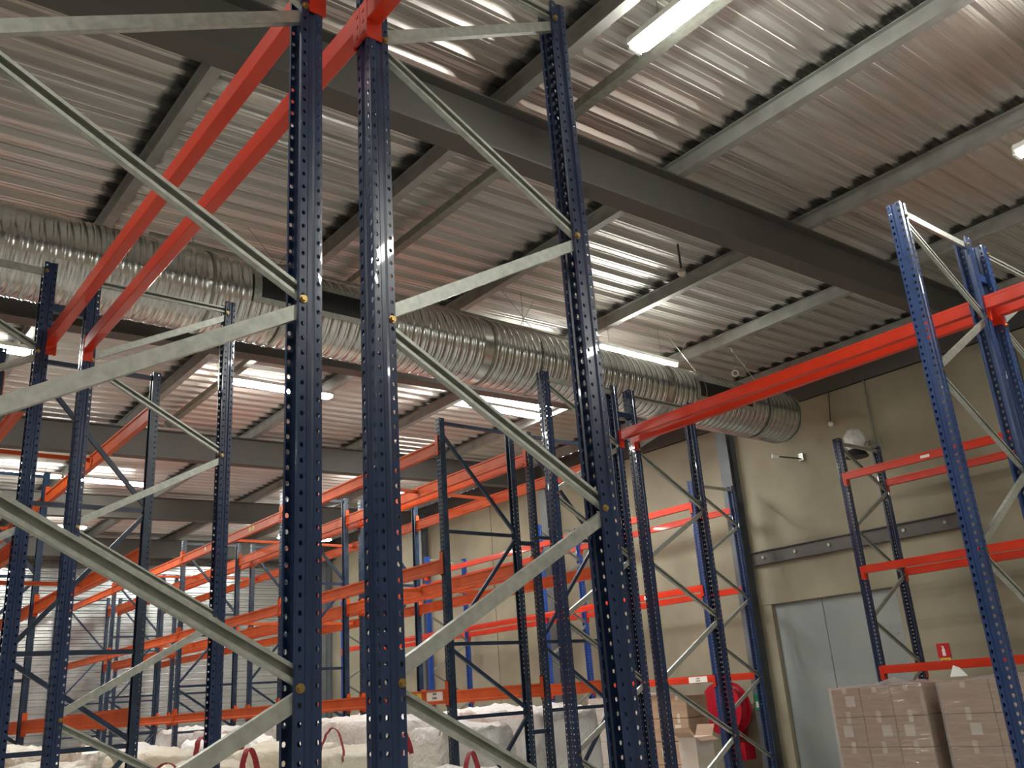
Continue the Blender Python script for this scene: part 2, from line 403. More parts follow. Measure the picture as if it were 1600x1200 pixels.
def frame_new(xl, xr, y, outer, label, group, col='navy', bolts=True):
    r = thing('rack_ladder', label, 'rack frame', (xl, y, 0), group); depth = xr-xl
    for x, rz in ((0, 0), (depth, math.pi)):
        u = link('upright', UM[col], r, (x, 0, 0), rz); link('base_plate', base_me, u)
    ms, nodes = brace_set(depth, outer)
    for n, me in ms: link(n, me, r)
    if bolts:
        for x, z in nodes+[(nodes[1][0], EH+3.03)]:
            xx = .020 if x < depth/2 else depth-.020
            xx = (.066 if x < depth/2 else depth-.066)
            link('bolt', bolt_me, r, (xx, -W_NEW/2-.001, z))
    return r
def frame_old(xl, xr, y, label, group):
    r = thing('rack_ladder', label, 'rack frame', (xl, y, 0), group); depth = xr-xl
    for x, rz in ((0, 0), (depth, math.pi)):
        u = link('upright', UM['old'], r, (x, 0, 0), rz); link('base_plate', base_me, u)
    key = ('old', round(depth, 3))
    if key not in BR:
        out = []; a, b = .05, depth-.05
        for z in (3.05, 1.80, .60, -.14, -1.3):
            out.append(('horizontal_brace', MB().obox((a, 0, EH+z), (b, 0, EH+z), (0, 0, 1), .019, .016)))
        for (p, q) in (((a, 2.92), (b, 1.84)), ((b, 1.76), (a, .65)), ((a, .55), (b, -.10)), ((b, -.18), (a, -1.25))):
            out.append(('diagonal_brace', MB().obox((p[0], 0, EH+p[1]), (q[0], 0, EH+q[1]), (0, 1, 0), .015, .019)))
        BR[key] = [(n, mb.mesh(n, 'navy_old')) for n, mb in out]
    for n, me in BR[key]: link(n, me, r)
    return r
BM = {}
def beam(x, side, ya, yb, zt, label, group, kind='new', stickers=()):
    """side=-1: the web of the upright faces -x and stands at x; side=+1: faces +x.  ya<yb are frame centre lines"""
    wup = (W_NEW if kind != 'old' else W_OLD)/2+.001
    L = (yb-ya)-2*wup; key = (kind, side, round(L, 3))
    if key not in BM:
        h, d = (.102, .062) if kind != 'old' else (.142, .050)
        if kind != 'old':
            poly = [(-.006, 0), (-.006, -.018), (-.012, -.024), (-.012, -h+.004), (-.008, -h), (d-.016, -h), (d-.012, -h+.004), (d-.012, -.024), (d-.018, -.018), (d-.018, 0)]
        else:
            poly = [(-.012, 0), (-.012, -.016), (.0, -.024), (.0, -h+.034), (-.018, -h+.024), (-.018, -h), (d-.012, -h), (d-.012, -h+.024), (d-.022, -h+.034), (d-.022, -.024), (d-.012, -.016), (d-.012, 0)]
        poly = [(-side*p[0], p[1]) for p in poly]
        rail = MB().prism(poly, 'y', .004, L-.004).mesh('rail', 'red_beam' if kind != 'old' else 'orange_beam')
        if kind != 'old': z0, z1, xb = -.185, .004, .066
        else: z0, z1, xb = -.175, .085, .056
        c = MB(); S = lambda a, b: (min(-side*a, -side*b), max(-side*a, -side*b))
        xa, xz = S(-.014, xb-.014); c.box((xa, -.001, z0), (xz, .004, z1))
        xa, xz = S(-.014, -.004); c.box((xa, -.048, z0+.012), (xz, -.001, z1-.012))
        for k in range(3): c.cyl((-side*-.014, -.026, z0+.04+.05*k), (-side*-.017, -.026, z0+.04+.05*k), .009, 8)
        c0 = c.mesh('connector', 'red_beam' if kind != 'old' else 'orange_beam')
        c2 = MB(); c2.v = [(v[0], -v[1], v[2]) for v in c.v]; c2.f = [f[::-1] for f in c.f]
        c1 = c2.mesh('connector', 'red_beam' if kind != 'old' else 'orange_beam')
        hole = MB().cyl((-side*.022, .0, z0+.022), (-side*.022, -.0015, z0+.022), .007, 8).mesh('pin_hole', 'black')
        BM[key] = (rail, c0, c1, hole)
    rail, c0, c1, hole = BM[key]
    r = thing('rack_beam', label, 'rack beam', (x, ya+wup, zt+EH), group)
    link('rail', rail, r); link('connector', c0, r); link('connector', c1, r, (0, L, 0))
    for (yy, wd, hh, m) in stickers:       # (distance from the near end, width, height, material)
        if side == -1: xs = -.002 if kind == 'old' else -.0135
        else: xs = .002 if kind == 'old' else .0135
        st = obj('label_sticker', MB().box((-.0015, -wd/2, -hh/2), (.0015, wd/2, hh/2)), m, r, (xs, yy, -.062 if kind == 'old' else -.055))
        if wd > .15:                       # faint print: a small bar pattern above a line of characters
            mk = MB(); xf = -.0025 if side == -1 else .0015
            for q in range(9): mk.box((xf, -.035+.008*q, hh*.08), (xf+.001, -.035+.008*q+(.003 if q % 3 else .005), hh*.34))
            for q in range(4): mk.box((xf, -.040+.022*q, -hh*.32), (xf+.001, -.040+.022*q+.013, -hh*.10))
            obj('print', mk, 'ink', st)
    return r
NY, FY = 2.498, 6.40
G1 = 'galvanised braced rack frames of the newer racks'
frame_new(.165, 1.263, NY, 'L', 'navy rack frame with galvanised zigzag braces, cut by the left picture edge', G1)
frame_new(1.463, 2.53, NY, 'R', 'navy perforated rack frame with galvanised zigzag braces, closest to the viewer at centre', G1)
frame_new(.17, 1.232, 6.39, 'L', 'navy rack frame at far left, first upright right of the picture edge', G1)
frame_new(1.45, 2.53, FY, 'R', 'navy zigzag braced rack frame behind the closest one, ending two red beams', G1)
frame_new(5.74, 6.785, 2.58, 'L', 'navy rack frame at right with teardrop holes, carrying the long red beam', G1, 'mid')
frame_new(6.975, 8.03, 2.58, 'R', 'navy rack frame at the right edge, back to back behind the long red beam', G1, 'mid')
frame_new(5.735, 6.775, 6.43, 'L', 'navy rack frame below the duct at centre, left end of the long red beam', G1)
frame_new(6.975, 8.03, 6.44, 'R', 'navy rack frame below the duct, back to back at far end of long red beam', G1)
frame_new(11.2, 12.28, 6.545, 'L', 'navy rack frame by the concrete wall in front of the grey door', G1)
frame_new(11.2, 12.28, 2.66, 'L', 'navy rack frame by the concrete wall beyond the right picture edge', G1)
G2 = 'brighter blue rack frames along the concrete wall'
for y, n in ((9.20, 'first'), (13.0, 'second'), (16.83, 'third'), (20.65, 'fourth')):
    frame_new(11.2, 12.28, y, 'L', 'bright blue rack frame along the concrete wall, %s beyond the grey door' % n, G2, 'bright' if y > 10 else 'mid', y < 10)
G3 = 'older dark braced rack frames'
OYS = [8.19, 12.28, 16.36, 20.44]
ORD = ['first', 'second', 'third', 'fourth', 'fifth']
for i, y in enumerate(OYS):
    frame_old(1.49, 2.55, y, 'dark braced older rack frame on the left aisle side, %s behind the newer racks' % ORD[i], G3)
    if i < 2: frame_old(.2, 1.26, y, 'dark braced older rack frame at far left edge, %s behind the newer racks' % ORD[i], G3)
    frame_old(5.68, 6.76, y, 'dark braced older rack frame, front row of centre block, %s from the cross aisle' % ORD[i], G3)
    frame_old(6.975, 8.03, y, 'dark braced older rack frame, rear row of centre block, %s from the cross aisle' % ORD[i], G3)
for k, (a, b) in enumerate(((5.68, 6.76), (6.975, 8.03))):
    frame_old(a, b, 24.5, 'dark braced older rack frame against the corrugated end wall, %s row' % ('front', 'rear')[k], G3)
# beams of the newer racks
GB = 'red beams of the newer racks'
beam(1.263, 1, NY, 6.39, EH*0+2.60, 'long red beam on the left of the steep top left pair', GB)
beam(1.463, -1, NY, FY, 2.60, 'long red beam on the right of the steep top left pair', GB)
beam(1.263, 1, -1.40, NY, 2.60, 'red beam passing overhead, ending at the left of the two closest posts', GB)
beam(1.463, -1, -1.40, NY, 2.60, 'red beam passing overhead, ending at the right of the two closest posts', GB)
beam(6.785, 1, 2.58, 6.43, 2.60, 'long bright red beam spanning from the right racks to the centre, front one', GB)
beam(6.975, -1, 2.58, 6.44, 2.60, 'long bright red beam spanning from the right racks to the centre, hidden rear one', GB)
beam(6.785, 1, -1.3, 2.58, 2.60, 'red beam leaving the picture at right, front one', GB)
beam(6.975, -1, -1.3, 2.58, 2.60, 'red beam leaving the picture at right, rear one', GB)
LV = ['top', 'middle', 'lowest']
for z, n in zip((2.61, 1.35, .09), LV):
    beam(11.2, -1, 2.66, 6.545, z, '%s red beam before the concrete wall, aisle side, right of the grey door' % n, GB, stickers=((2.65, .12, .035, 'label_paper'),) if n == 'top' else ())
    beam(12.28, 1, 2.66, 6.545, z, '%s red beam before the concrete wall, wall side, right of the grey door' % n, GB)
UY = [9.20, 13.0, 16.83, 20.65]
for i in range(3):
    for z, n in zip((2.76, 1.47, .15), LV):
        st = ()
        if i == 0 and n == 'lowest': st = ((.28, .36, .085, 'label_paper'),)
        if i == 0 and n == 'middle': st = ((1.15, .07, .06, 'label_paper'),)
        beam(11.2, -1, UY[i], UY[i+1], z, '%s red beam along the concrete wall, aisle side, %s bay past the door' % (n, ORD[i]), GB, stickers=st)
        beam(12.28, 1, UY[i], UY[i+1], z, '%s red beam along the concrete wall, wall side, %s bay past the door' % (n, ORD[i]), GB)
# beams of the older racks
GO = 'orange beams of the older racks'
LINES = [(2.55, 1, 'right side of left row'), (1.49, -1, 'left side of left row'), (1.26, 1, 'far left row'), (5.68, -1, 'aisle side of centre front row'), (6.76, 1, 'rear side of centre front row'),
         (6.975, -1, 'front side of centre rear row'), (8.03, 1, 'back side of centre rear row')]
OY2 = OYS+[24.5]
for x, s, ln in LINES:
    for i in range(4):
        if x < 3 and i > (2 if x > 2 else (1 if x > 1.4 else 0)): continue
        for z, n in zip((2.83, 1.50, .155), LV):
            st = ()
            if x == 5.68 and n == 'top' and i in (0, 1): st = ((1.0, .2, .07, 'sign_yellow'), (2.9, .05, .06, 'label_paper')) if i else ()
            if x == 5.68 and n == 'lowest' and i == 0: st = ((.22, .30, .10, 'label_paper'), (.60, .26, .10, 'sign_yellow'))
            if x == 5.68 and n == 'middle' and i in (1, 2): st = ((2.0, .05, .06, 'label_paper'),)
            beam(x, s, OY2[i], OY2[i+1], z, '%s orange beam, %s, %s bay of the older racks' % (n, ln, ORD[i]), GO, 'old', st)
# cross ties lying between the front and rear beams at mid bay
tie_me = {}
for xl, xr, ln in ((1.49, 2.55, 'left row'), (5.68, 6.76, 'centre front row'), (6.975, 8.03, 'centre rear row')):
    for i in range(3):
        if xl < 3 and i > 1: continue
        for z, n in zip((2.83, 1.50), LV):
            ym = (OY2[i]+OY2[i+1])/2; a, b = .052, xr-xl-.052
            mb = MB().box((a-.004, -.018, -.085), (b+.004, .018, -.045)).box((a-.004, -.024, -.095), (a+.004, .024, -.02)).box((b-.004, -.024, -.095), (b+.004, .024, -.02))
            o = obj('cross_tie', mb, 'orange_beam', None, (xl, ym, z+EH))
            tag(o, 'thin orange cross tie at %s level, %s, %s bay of the older racks' % (n, ln, ORD[i]), 'cross tie', 'orange cross ties')
# spacers between back to back frames
def spacer(x0, x1, y, z, label, m='navy', hz=.03):
    mb = MB().box((x0, y-.02, z-hz), (x1, y+.02, z+hz)).box((x0-.0, y-.045, z-hz), (x0+.004, y+.045, z+hz)).box((x1-.004, y-.045, z-hz), (x1, y+.045, z+hz))
    for x in (x0+.004, x1-.004): mb.cyl((x+(.006 if x > (x0+x1)/2 else -.006)*-1, y-.03, z), (x, y-.03, z), .01, 6)
    tag(obj('row_spacer', mb, m, None), label, 'row spacer', 'row spacers')
spacer(1.233, 1.449, 6.395, EH+2.78, 'navy spacer plate joining the two uprights at far left')
spacer(6.786, 6.974, 2.58, EH+2.80, 'navy spacer plate joining the back to back posts at right', 'blue_mid')
spacer(6.776, 6.974, 6.435, EH+2.80, 'navy spacer plate joining the back to back posts under the duct')
for z, n in ((1.72, 'upper'), (-.35, 'lower')):
    spacer(6.761, 6.974, 8.19, EH+z, 'dark spacer bar between the older centre frames, %s one' % n, 'navy_old', .022)
spacer(1.261, 1.489, 8.19, EH+2.60, 'dark spacer bar between the older frames at far left', 'navy_old', .022)

# ------------------------------------------------------------------ spiral air duct
DY, DZ, DR = 7.44, EH+3.66, .369
dt = thing('air_duct', 'large galvanised spiral air duct running below the roof', 'air duct', (0, DY, DZ))
def duct_section(x0, x1):
    mb = MB(); n = 56; xs = []; x = x0
    while x < x1-.1001:
        for o, r in ((0, 0), (.006, .007), (.012, 0), (.030, 0), (.036, .007), (.042, 0), (.072, -.001)): xs.append((x+o, DR+r))
        x += .1
    xs.append((x1, DR))
    vs = [(xx, math.cos(2*math.pi*k/n)*r, math.sin(2*math.pi*k/n)*r) for xx, r in xs for k in range(n)]
    fs = [(i*n+k, i*n+(k+1) % n, (i+1)*n+(k+1) % n, (i+1)*n+k) for i in range(len(xs)-1) for k in range(n)]
    return mb.add(vs, fs)
cuts = [-3.0, .0, 2.62, 5.72, 8.6, 11.33]
for a, b in zip(cuts, cuts[1:]):
    obj('duct_section', duct_section(a+.004, b-.004), 'duct', dt, smooth=True)
    if b < 11: obj('coupling_band', MB().cyl((b-.012, 0, 0), (b+.012, 0, 0), DR+.012, 56), 'galv_dark', dt)
obj('end_cap', MB().cyl((11.325, 0, 0), (11.34, 0, 0), DR-.004, 56), 'duct', dt)
obj('end_rim', MB().cyl((11.30, 0, 0), (11.335, 0, 0), DR+.012, 56, caps=False), 'galv', dt)
for a, b, n in ((3.02, 4.10, 'left'), (9.05, 10.2, 'right')):
    t0, t1 = math.radians(160), math.radians(198)
    P = lambda x, t, r: (x, math.cos(t)*r, math.sin(t)*r)
    fr = MB(); K = 10
    for i in range(K):
        ta, tb = t0+(t1-t0)*i/K, t0+(t1-t0)*(i+1)/K
        for xa, xb in ((a-.04, a+.03), (b-.03, b+.04)):
            fr.add([P(xa, ta, DR+.016), P(xb, ta, DR+.016), P(xb, tb, DR+.016), P(xa, tb, DR+.016)], [(0, 1, 2, 3)])
    for ta, tb in ((t0-.07, t0+.06), (t1-.06, t1+.07)):
        fr.add([P(a-.04, ta, DR+.016), P(b+.04, ta, DR+.016), P(b+.04, tb, DR+.016), P(a-.04, tb, DR+.016)], [(0, 1, 2, 3)])
    g = obj('grille', fr, 'galv', dt)
    bk = MB()
    for i in range(K):
        ta, tb = t0+(t1-t0)*i/K, t0+(t1-t0)*(i+1)/K
        bk.add([P(a, ta, DR+.009), P(b, ta, DR+.009), P(b, tb, DR+.009), P(a, tb, DR+.009)], [(0, 1, 2, 3)])
    obj('grille_opening', bk, 'black', g)
    sl = MB(); x = a+.03
    while x < b-.03:
        for i in range(K):
            ta, tb = t0+(t1-t0)*i/K, t0+(t1-t0)*(i+1)/K
            sl.add([P(x, ta, DR+.013), P(x+.006, ta, DR+.013), P(x+.006, tb, DR+.013), P(x, tb, DR+.013)], [(0, 1, 2, 3)])
        x += .026
    so = obj('grille_slats', sl, 'dark_metal', g); so['kind'] = 'stuff'
for x in (.6, 3.3, 6.4, 9.2, 10.6):         # hanger wires up to the purlins
    mb = MB()
    for s in (-1, 1): mb.cyl((x, s*DR*.72, DR*.72), (x+.25*s, s*.02, zp(x)-DZ+.0), .004, 6)
    obj('hanger_wire', mb, 'galv', dt)
    obj('hanger_band', MB().cyl((x-.012, 0, 0), (x+.012, 0, 0), DR+.011, 40, caps=False), 'galv', dt)

cp = thing('conduit_pipe', 'thin galvanised conduit running along the top of the air duct', 'pipe', (0, 7.62, EH+4.22))
obj('pipe', MB().cyl((2.2, 0, 0), (7.7, 0, -.02), .020, 8), 'galv', cp)
for x in (2.6, 4.6, 6.6): obj('pipe_hanger', MB().cyl((x, 0, .02), (x, 0, zp(x)+.17-EH-4.22), .004, 6), 'galv_dark', cp)
sn2 = thing('smoke_detector', 'small pale detector hanging from the roof deck near the duct', 'detector', (7.37, 5.76, EH+4.35))
obj('stem', MB().cyl((0, 0, .02), (0, 0, zp(7.37)+.17-EH-4.35), .012, 8), 'dark_metal', sn2)
obj('head', MB().cyl((0, 0, .03), (0, 0, -.02), .03, 12, .05).cyl((0, 0, -.02), (0, 0, -.045), .05, 12, .03), 'carton_pale', sn2)
hk = thing('hanging_ring', 'small steel ring hanging above the long red beam', 'ring', (10.41, 7.44, EH+4.22))
n_ = 16; rg = MB()
for i in range(n_):
    a, b = 2*math.pi*i/n_, 2*math.pi*(i+1)/n_
    rg.cyl((.045*math.cos(a)*.7, -.045*math.cos(a)*.7, .045*math.sin(a)), (.045*math.cos(b)*.7, -.045*math.cos(b)*.7, .045*math.sin(b)), .009, 6, caps=False)
obj('ring', rg, 'sign_white', hk); obj('wire', MB().cyl((0, 0, .05), (0, 0, zp(10.4)+.17-EH-4.22), .003, 6), 'galv_dark', hk)

# ------------------------------------------------------------------ luminaires
LUM = {}
def luminaire(x, y, z, along, label, L=1.5):
    r = thing('ceiling_light', label, 'ceiling light', (x, y, z), 'ceiling lights', 0 if along == 'x' else math.pi/2)
    if 'h' not in LUM:
        LUM['h'] = bevelled(MB().box((-L/2, -.085, .0), (L/2, .085, .055)).mesh('housing', 'white_plastic'), .012)
        d = MB(); n = 14; secs = []
        for xx, k in ((-L/2+.02, .55), (-L/2+.035, .85), (-L/2+.06, 1), (L/2-.06, 1), (L/2-.035, .85), (L/2-.02, .55)):
            secs.append([(xx, .082*k*math.cos(t), -.052*k*math.sin(t)) for t in [math.pi*i/n for i in range(n+1)]])
        vs = [p for s in secs for p in s]; m = n+1
        fs = [(i*m+j, i*m+j+1, (i+1)*m+j+1, (i+1)*m+j) for i in range(len(secs)-1) for j in range(n)]
        fs += [tuple(range(m)), tuple(range((len(secs)-1)*m, len(secs)*m))[::-1]]
        LUM['d'] = d.add(vs, fs).mesh('diffuser', 'tube', True)
        LUM['e'] = MB().box((-.012, -.06, -.03), (.012, .06, .05)).mesh('end_clip', 'galv')
    link('housing', LUM['h'], r); link('diffuser', LUM['d'], r); [link('end_clip', LUM['e'], r, (s*(L/2+.003), 0, 0)) for s in (-1, 1)]
    ztop = zp(x)+.17-z
    for s in (-.5, .5): obj('suspension_wire', MB().cyl((s, 0, .05), (s, 0, ztop), .003, 6), 'galv_dark', r)
    return r
zL = EH+4.30
luminaire(4.27, 2.72, EH+4.36, 'y', 'tube light at the top of the picture, right of the closest tall post')
luminaire(7.42, 1.50, EH+3.92, 'y', 'tube light at the upper right picture edge')
luminaire(8.55, 7.62, EH+4.20, 'x', 'tube light just above the air duct')
luminaire(5.15, 11.15, zL, 'x', 'tube light under the duct, between the two closest posts and the left rack')
luminaire(1.25, 11.3, zL, 'x', 'tube light at the left picture edge below the duct')
luminaire(4.55, 17.25, zL, 'x', 'long tube light low at left, behind two navy uprights')
luminaire(3.0, 17.2, zL, 'x', 'tube light low at left edge, left of the long one')
luminaire(4.6, 21.65, zL, 'x', 'distant tube light low at left above the corrugated wall')
luminaire(10.4, 15.95, zL, 'x', 'distant tube light glinting beside the closest right post')
luminaire(8.7, 10.52, zL, 'x', 'tube light hanging in front of the bright skylight')
UN = ['first', 'second', 'third', 'fourth', 'fifth', 'sixth', 'seventh', 'eighth', 'ninth', 'tenth']  # unseen luminaires added off frame as fill for the deck and racks
for k, (x, y, al) in enumerate(((-1.3, 4.2, 'x'), (-4.6, 8.6, 'x'), (-5.0, 14.5, 'x'), (.4, -3.0, 'y'), (-2.4, -.6, 'y'), (4.27, -2.2, 'y'), (8.05, -3.0, 'y'), (-5.5, -2.6, 'y'), (-5.5, 6.0, 'x'), (10.6, 21.5, 'x'))):
    luminaire(x, y, zL, al, 'added fill tube light outside the picture, %s of the unseen ones' % UN[k])

# ------------------------------------------------------------------ fittings on the concrete wall
wt = thing('wall_rail', 'dark steel channel rail bolted across the concrete wall', 'rail', (XW, 0, 0))
obj('channel', MB().box((-.05, 5.8, EH+1.82), (-.006, 9.36, EH+2.04)).box((-.09, 5.8, EH+2.025), (-.05, 9.36, EH+2.04)).box((-.09, 5.8, EH+1.82), (-.05, 9.36, EH+1.835)), 'girder', wt)
for k in range(6):
    link('bolt', wbolt_me, wt, (-.051, 6.02+.62*k, EH+1.93), -math.pi/2).scale = (1.6, 1.6, 1.6)
tag(obj('conduit_pipe', MB().cyl((XW-.03, 6.8, EH+3.2), (XW-.03, 6.8, ZT), .013, 8), 'galv_dark'), 'thin vertical conduit pipe on the concrete wall above the floodlight', 'pipe')
sg = thing('hanging_sensor', 'small white ball sensor on a short cord by the wall', 'sensor', (XW-.06, 7.46, EH+3.77))
obj('cord', MB().cyl((0, 0, .03), (.03, -.05, ZT-EH-3.77), .008, 6), 'dark_metal', sg)
b = MB(); bm_ = bmesh.new(); bmesh.ops.create_uvsphere(bm_, u_segments=12, v_segments=8, radius=.04); me = bpy.data.meshes.new('ball'); bm_.to_mesh(me); bm_.free(); me.materials.append(MAT['white_plastic'])
link('ball', me, sg)
la = thing('arm_lamp', 'small lamp on a thin horizontal arm below the duct end', 'lamp', (XW, 8.1, EH+3.36))
obj('arm', MB().cyl((-.03, 0, 0), (-.36, .22, .06), .012, 8), 'dark_metal', la)
obj('bracket', MB().box((-.05, -.04, -.03), (-.001, .04, .09)), 'galv', la)
obj('lamp_head', MB().cyl((-.36, .20, .05), (-.44, .27, .07), .035, 10, .045), 'white_plastic', la)
fl = thing('floodlight', 'pale round floodlight on a bracket behind the rack by the wall', 'floodlight', (XW-.22, 6.92, EH+3.24))
f1 = bmesh.new(); bmesh.ops.create_uvsphere(f1, u_segments=16, v_segments=10, radius=.16)
for v in f1.verts: v.co.z *= 1.15; v.co += Vector((random.uniform(-.012, .012), random.uniform(-.012, .012), random.uniform(-.012, .012)))
me = bpy.data.meshes.new('housing'); f1.to_mesh(me); f1.free(); me.materials.append(MAT['white_plastic']); link('housing', me, fl, (-.1, .05, .10))
obj('reflector', MB().cyl((-.1, .06, -.16), (-.1, .06, -.05), .17, 20, .12), 'black', fl)
obj('bracket', MB().box((-.09, -.16, -.02), (.215, -.12, .06)).box((-.10, -.16, -.02), (-.06, .1, .03)).box((.20, -.2, -.06), (.216, -.08, .12)), 'galv', fl)
sn = thing('fire_sign', 'red fire extinguisher sign with yellow strip on the wall', 'sign', (XW-.004, 6.46, EH+.21))
obj('plate', MB().box((-.004, -.09, -.07), (.003, .09, .12)), 'sign_red', sn)
obj('extinguisher_symbol', MB().prism([(-.022, -.045), (.022, -.045), (.022, .04), (.008, .055), (.008, .07), (.03, .082), (-.012, .085), (-.012, .055), (-.022, .04)], 'x', -.006, -.004), 'sign_white', sn)
obj('yellow_strip', MB().box((-.004, -.075, -.12), (.003, .065, -.072)), 'sign_yellow', sn)
obj('strip_marks', MB().box((-.0055, -.05, -.10), (-.004, -.01, -.094)).box((-.0055, .005, -.106), (-.004, .045, -.098)), 'ink', sn)
hr = thing('hose_reel', 'red fire hose reel on the wall below the lowest red beam', 'hose reel', (12.40, 10.05, EH-.36))
for xx, nm in ((-.13, 'flange'), (.11, 'flange')):
    mb = MB(); n = 40
    ring = [(.40, 0), (.40, .015), (.36, .02), (.30, .008), (.09, .008), (.09, 0)]
    vs = [(xx+a, r*math.cos(2*math.pi*k/n), r*math.sin(2*math.pi*k/n)) for r, a in ring for k in range(n)]
    m = len(ring); mb.add(vs, [(i*n+k, i*n+(k+1) % n, ((i+1) % m)*n+(k+1) % n, ((i+1) % m)*n+k) for i in range(m) for k in range(n)])
    obj(nm, mb, 'hose_red', hr)
hs = MB()
for k in range(5):
    x = -.09+.045*k; n = 32
    for i in range(n): hs.cyl((x, .33*math.cos(2*math.pi*i/n), .33*math.sin(2*math.pi*i/n)), (x, .33*math.cos(2*math.pi*(i+1)/n), .33*math.sin(2*math.pi*(i+1)/n)), .022, 6, caps=False)
obj('hose', hs, 'hose_red', hr)
obj('hub', MB().cyl((-.15, 0, 0), (.37, 0, 0), .07, 16), 'black', hr)
obj('instruction_label', MB().box((-.128, -.24, -.10), (-.124, -.12, -.02)).box((-.128, -.10, -.27), (-.124, .04, -.19)), 'sign_white', hr)
obj('valve_box', MB().box((-.05, -.30, -.78), (.2, .12, -.52)), 'hose_red', hr)
obj('wall_bracket', MB().box((.25, -.06, -.5), (.37, .06, .1)), 'hose_red', hr)
es = thing('exit_sign', 'small green and white sign beside the hose reel', 'sign', (12.545, 9.55, EH-.33))
obj('plate', MB().box((-.01, -.14, -.09), (0, .02, .16)), 'sign_green', es); obj('pictogram', MB().box((-.013, -.12, -.05), (-.0105, .0, .04)), 'sign_white', es)

# ------------------------------------------------------------------ wrapped cartons on pallets
def pallet_mesh(wx, wy):
    mb = MB()
    for k in range(5): mb.box((-wx/2, -wy/2+(wy-.1)*k/4, .122), (wx/2, -wy/2+(wy-.1)*k/4+.1, .144))
    for k in range(3): mb.box((-wx/2+(wx-.1)*k/2, -wy/2, .1), (-wx/2+(wx-.1)*k/2+.1, wy/2, .122))
    for i in range(3):
        for j in range(3): mb.box((-wx/2+(wx-.1)*i/2, -wy/2+(wy-.1)*j/2, .022), (-wx/2+(wx-.1)*i/2+.1, -wy/2+(wy-.1)*j/2+.1, .1))
        mb.box((-wx/2+(wx-.1)*i/2, -wy/2, 0), (-wx/2+(wx-.1)*i/2+.1, wy/2, .022))
    return mb
def crumple(wx, wy, h, seed, z):
    rnd = random.Random(seed); mb = MB(); n = 11; vs = []
    for i in range(n):
        for j in range(n):
            e = min(i, j, n-1-i, n-1-j)/(n/2)
            vs.append((-wx/2+wx*i/(n-1)+rnd.uniform(-.02, .02), -wy/2+wy*j/(n-1)+rnd.uniform(-.02, .02), z+h*e*rnd.uniform(.2, 1)))
    return mb.add(vs, [(i*n+j, i*n+j+1, (i+1)*n+j+1, (i+1)*n+j) for i in range(n-1) for j in range(n-1)])
def carton_stack(x, y, wx, wy, top, nx, ny, nz, label, m='carton', wrap=True, tapes=True, seed=1):
    rnd = random.Random(seed)
    t = thing('carton_pallet', label, 'pallet of cartons', (x, y, 0), 'pallets of wrapped cartons')
    obj('pallet', pallet_mesh(wx, wy), 'wood', t)
    z0 = .146; hz = (top-z0)/nz; cw, cd = wx/nx, wy/ny
    me = bevelled(MB().box((-cw/2+.004, -cd/2+.004, .003), (cw/2-.004, cd/2-.004, hz-.003)).mesh('carton', m), .008, 1)
    tp = MB().box((-cw/2+.001, -.028, hz*.80), (-cw/2+.004, .028, hz-.004)).box((-cw/2+.001, -.028, hz*.0+.004), (-cw/2+.004, .028, hz*.2)).mesh('tape', 'tape')
    lb = MB().box((-cw/2+.001, -.06, hz*.35), (-cw/2+.0035, .06, hz*.72)).mesh('carton_label', 'carton_pale')
    for k in range(nz):
        for i in range(nx):
            for j in range(ny):
                if 0 < i < nx-1 and k < nz-1: continue
                c = link('carton', me, t, (-wx/2+cw*(i+.5)+rnd.uniform(-.004, .004), -wy/2+cd*(j+.5), z0+hz*k))
                if i == 0 and tapes:
                    link('tape', tp, c)
                    if rnd.random() < .55: link('carton_label', lb, c, (0, rnd.uniform(-.2, .2)*cd, 0))
    if wrap:
        o = .012; mb = MB(); n = 22; zs = [z0-.04+(top-z0+.05)*i/14 for i in range(15)]; per = []
        for i in range(n): per.append((-wx/2-o, wy/2+o-(wy+2*o)*i/n))
        for i in range(n): per.append((-wx/2-o+(wx+2*o)*i/n, -wy/2-o))
        for i in range(n): per.append((wx/2+o, -wy/2-o+(wy+2*o)*i/n))
        for i in range(n): per.append((wx/2+o-(wx+2*o)*i/n, wy/2+o))
        m_ = len(per); vs = []
        for z in zs:
            q = rnd.uniform(-.004, .006)
            for p in per:
                r = 1+q*.5+rnd.uniform(0, .005); vs.append((p[0]*r, p[1]*r, z+rnd.uniform(-.008, .008)))
        fs = [(i*m_+k, i*m_+(k+1) % m_, (i+1)*m_+(k+1) % m_, (i+1)*m_+k) for i in range(len(zs)-1) for k in range(m_)]
        obj('stretch_film', mb.add(vs, fs), 'film', t, smooth=True)
        obj('film_top', crumple(wx*.98, wy*.98, .09, seed, top+.004), 'film_loose', t)
    return t
carton_stack(10.66, 6.06, 1.0, 1.16, 1.46, 3, 3, 4, 'film wrapped brown carton pallet before the grey door, left one of the two', seed=3)
carton_stack(10.66, 4.74, 1.0, 1.10, 1.46, 3, 2, 4, 'film wrapped brown carton pallet at the right picture edge', seed=5)
obj('paper_scrap', MB().add([(10.30, 5.00, 1.51), (10.30, 5.20, 1.51), (10.36, 5.17, 1.63), (10.36, 5.10, 1.60)], [(0, 1, 2, 3)]).add([(10.302, 5.00, 1.507), (10.302, 5.20, 1.507), (10.362, 5.17, 1.627), (10.362, 5.10, 1.597)], [(0, 1, 2, 3)]), 'sign_white')
tag(bpy.data.objects['paper_scrap'], 'white sheet of paper lying on the wrapped carton pallets', 'paper')
carton_stack(11.72, 11.45, .95, 1.25, 1.52, 2, 3, 4, 'pinkish film wrapped carton pallet under the wall racks, seen between posts', 'carton_pale', seed=8)
carton_stack(11.55, 10.3, .5, .76, 1.49, 1, 2, 4, 'unwrapped brown carton pallet beside the red hose reel', 'carton', False, seed=9)
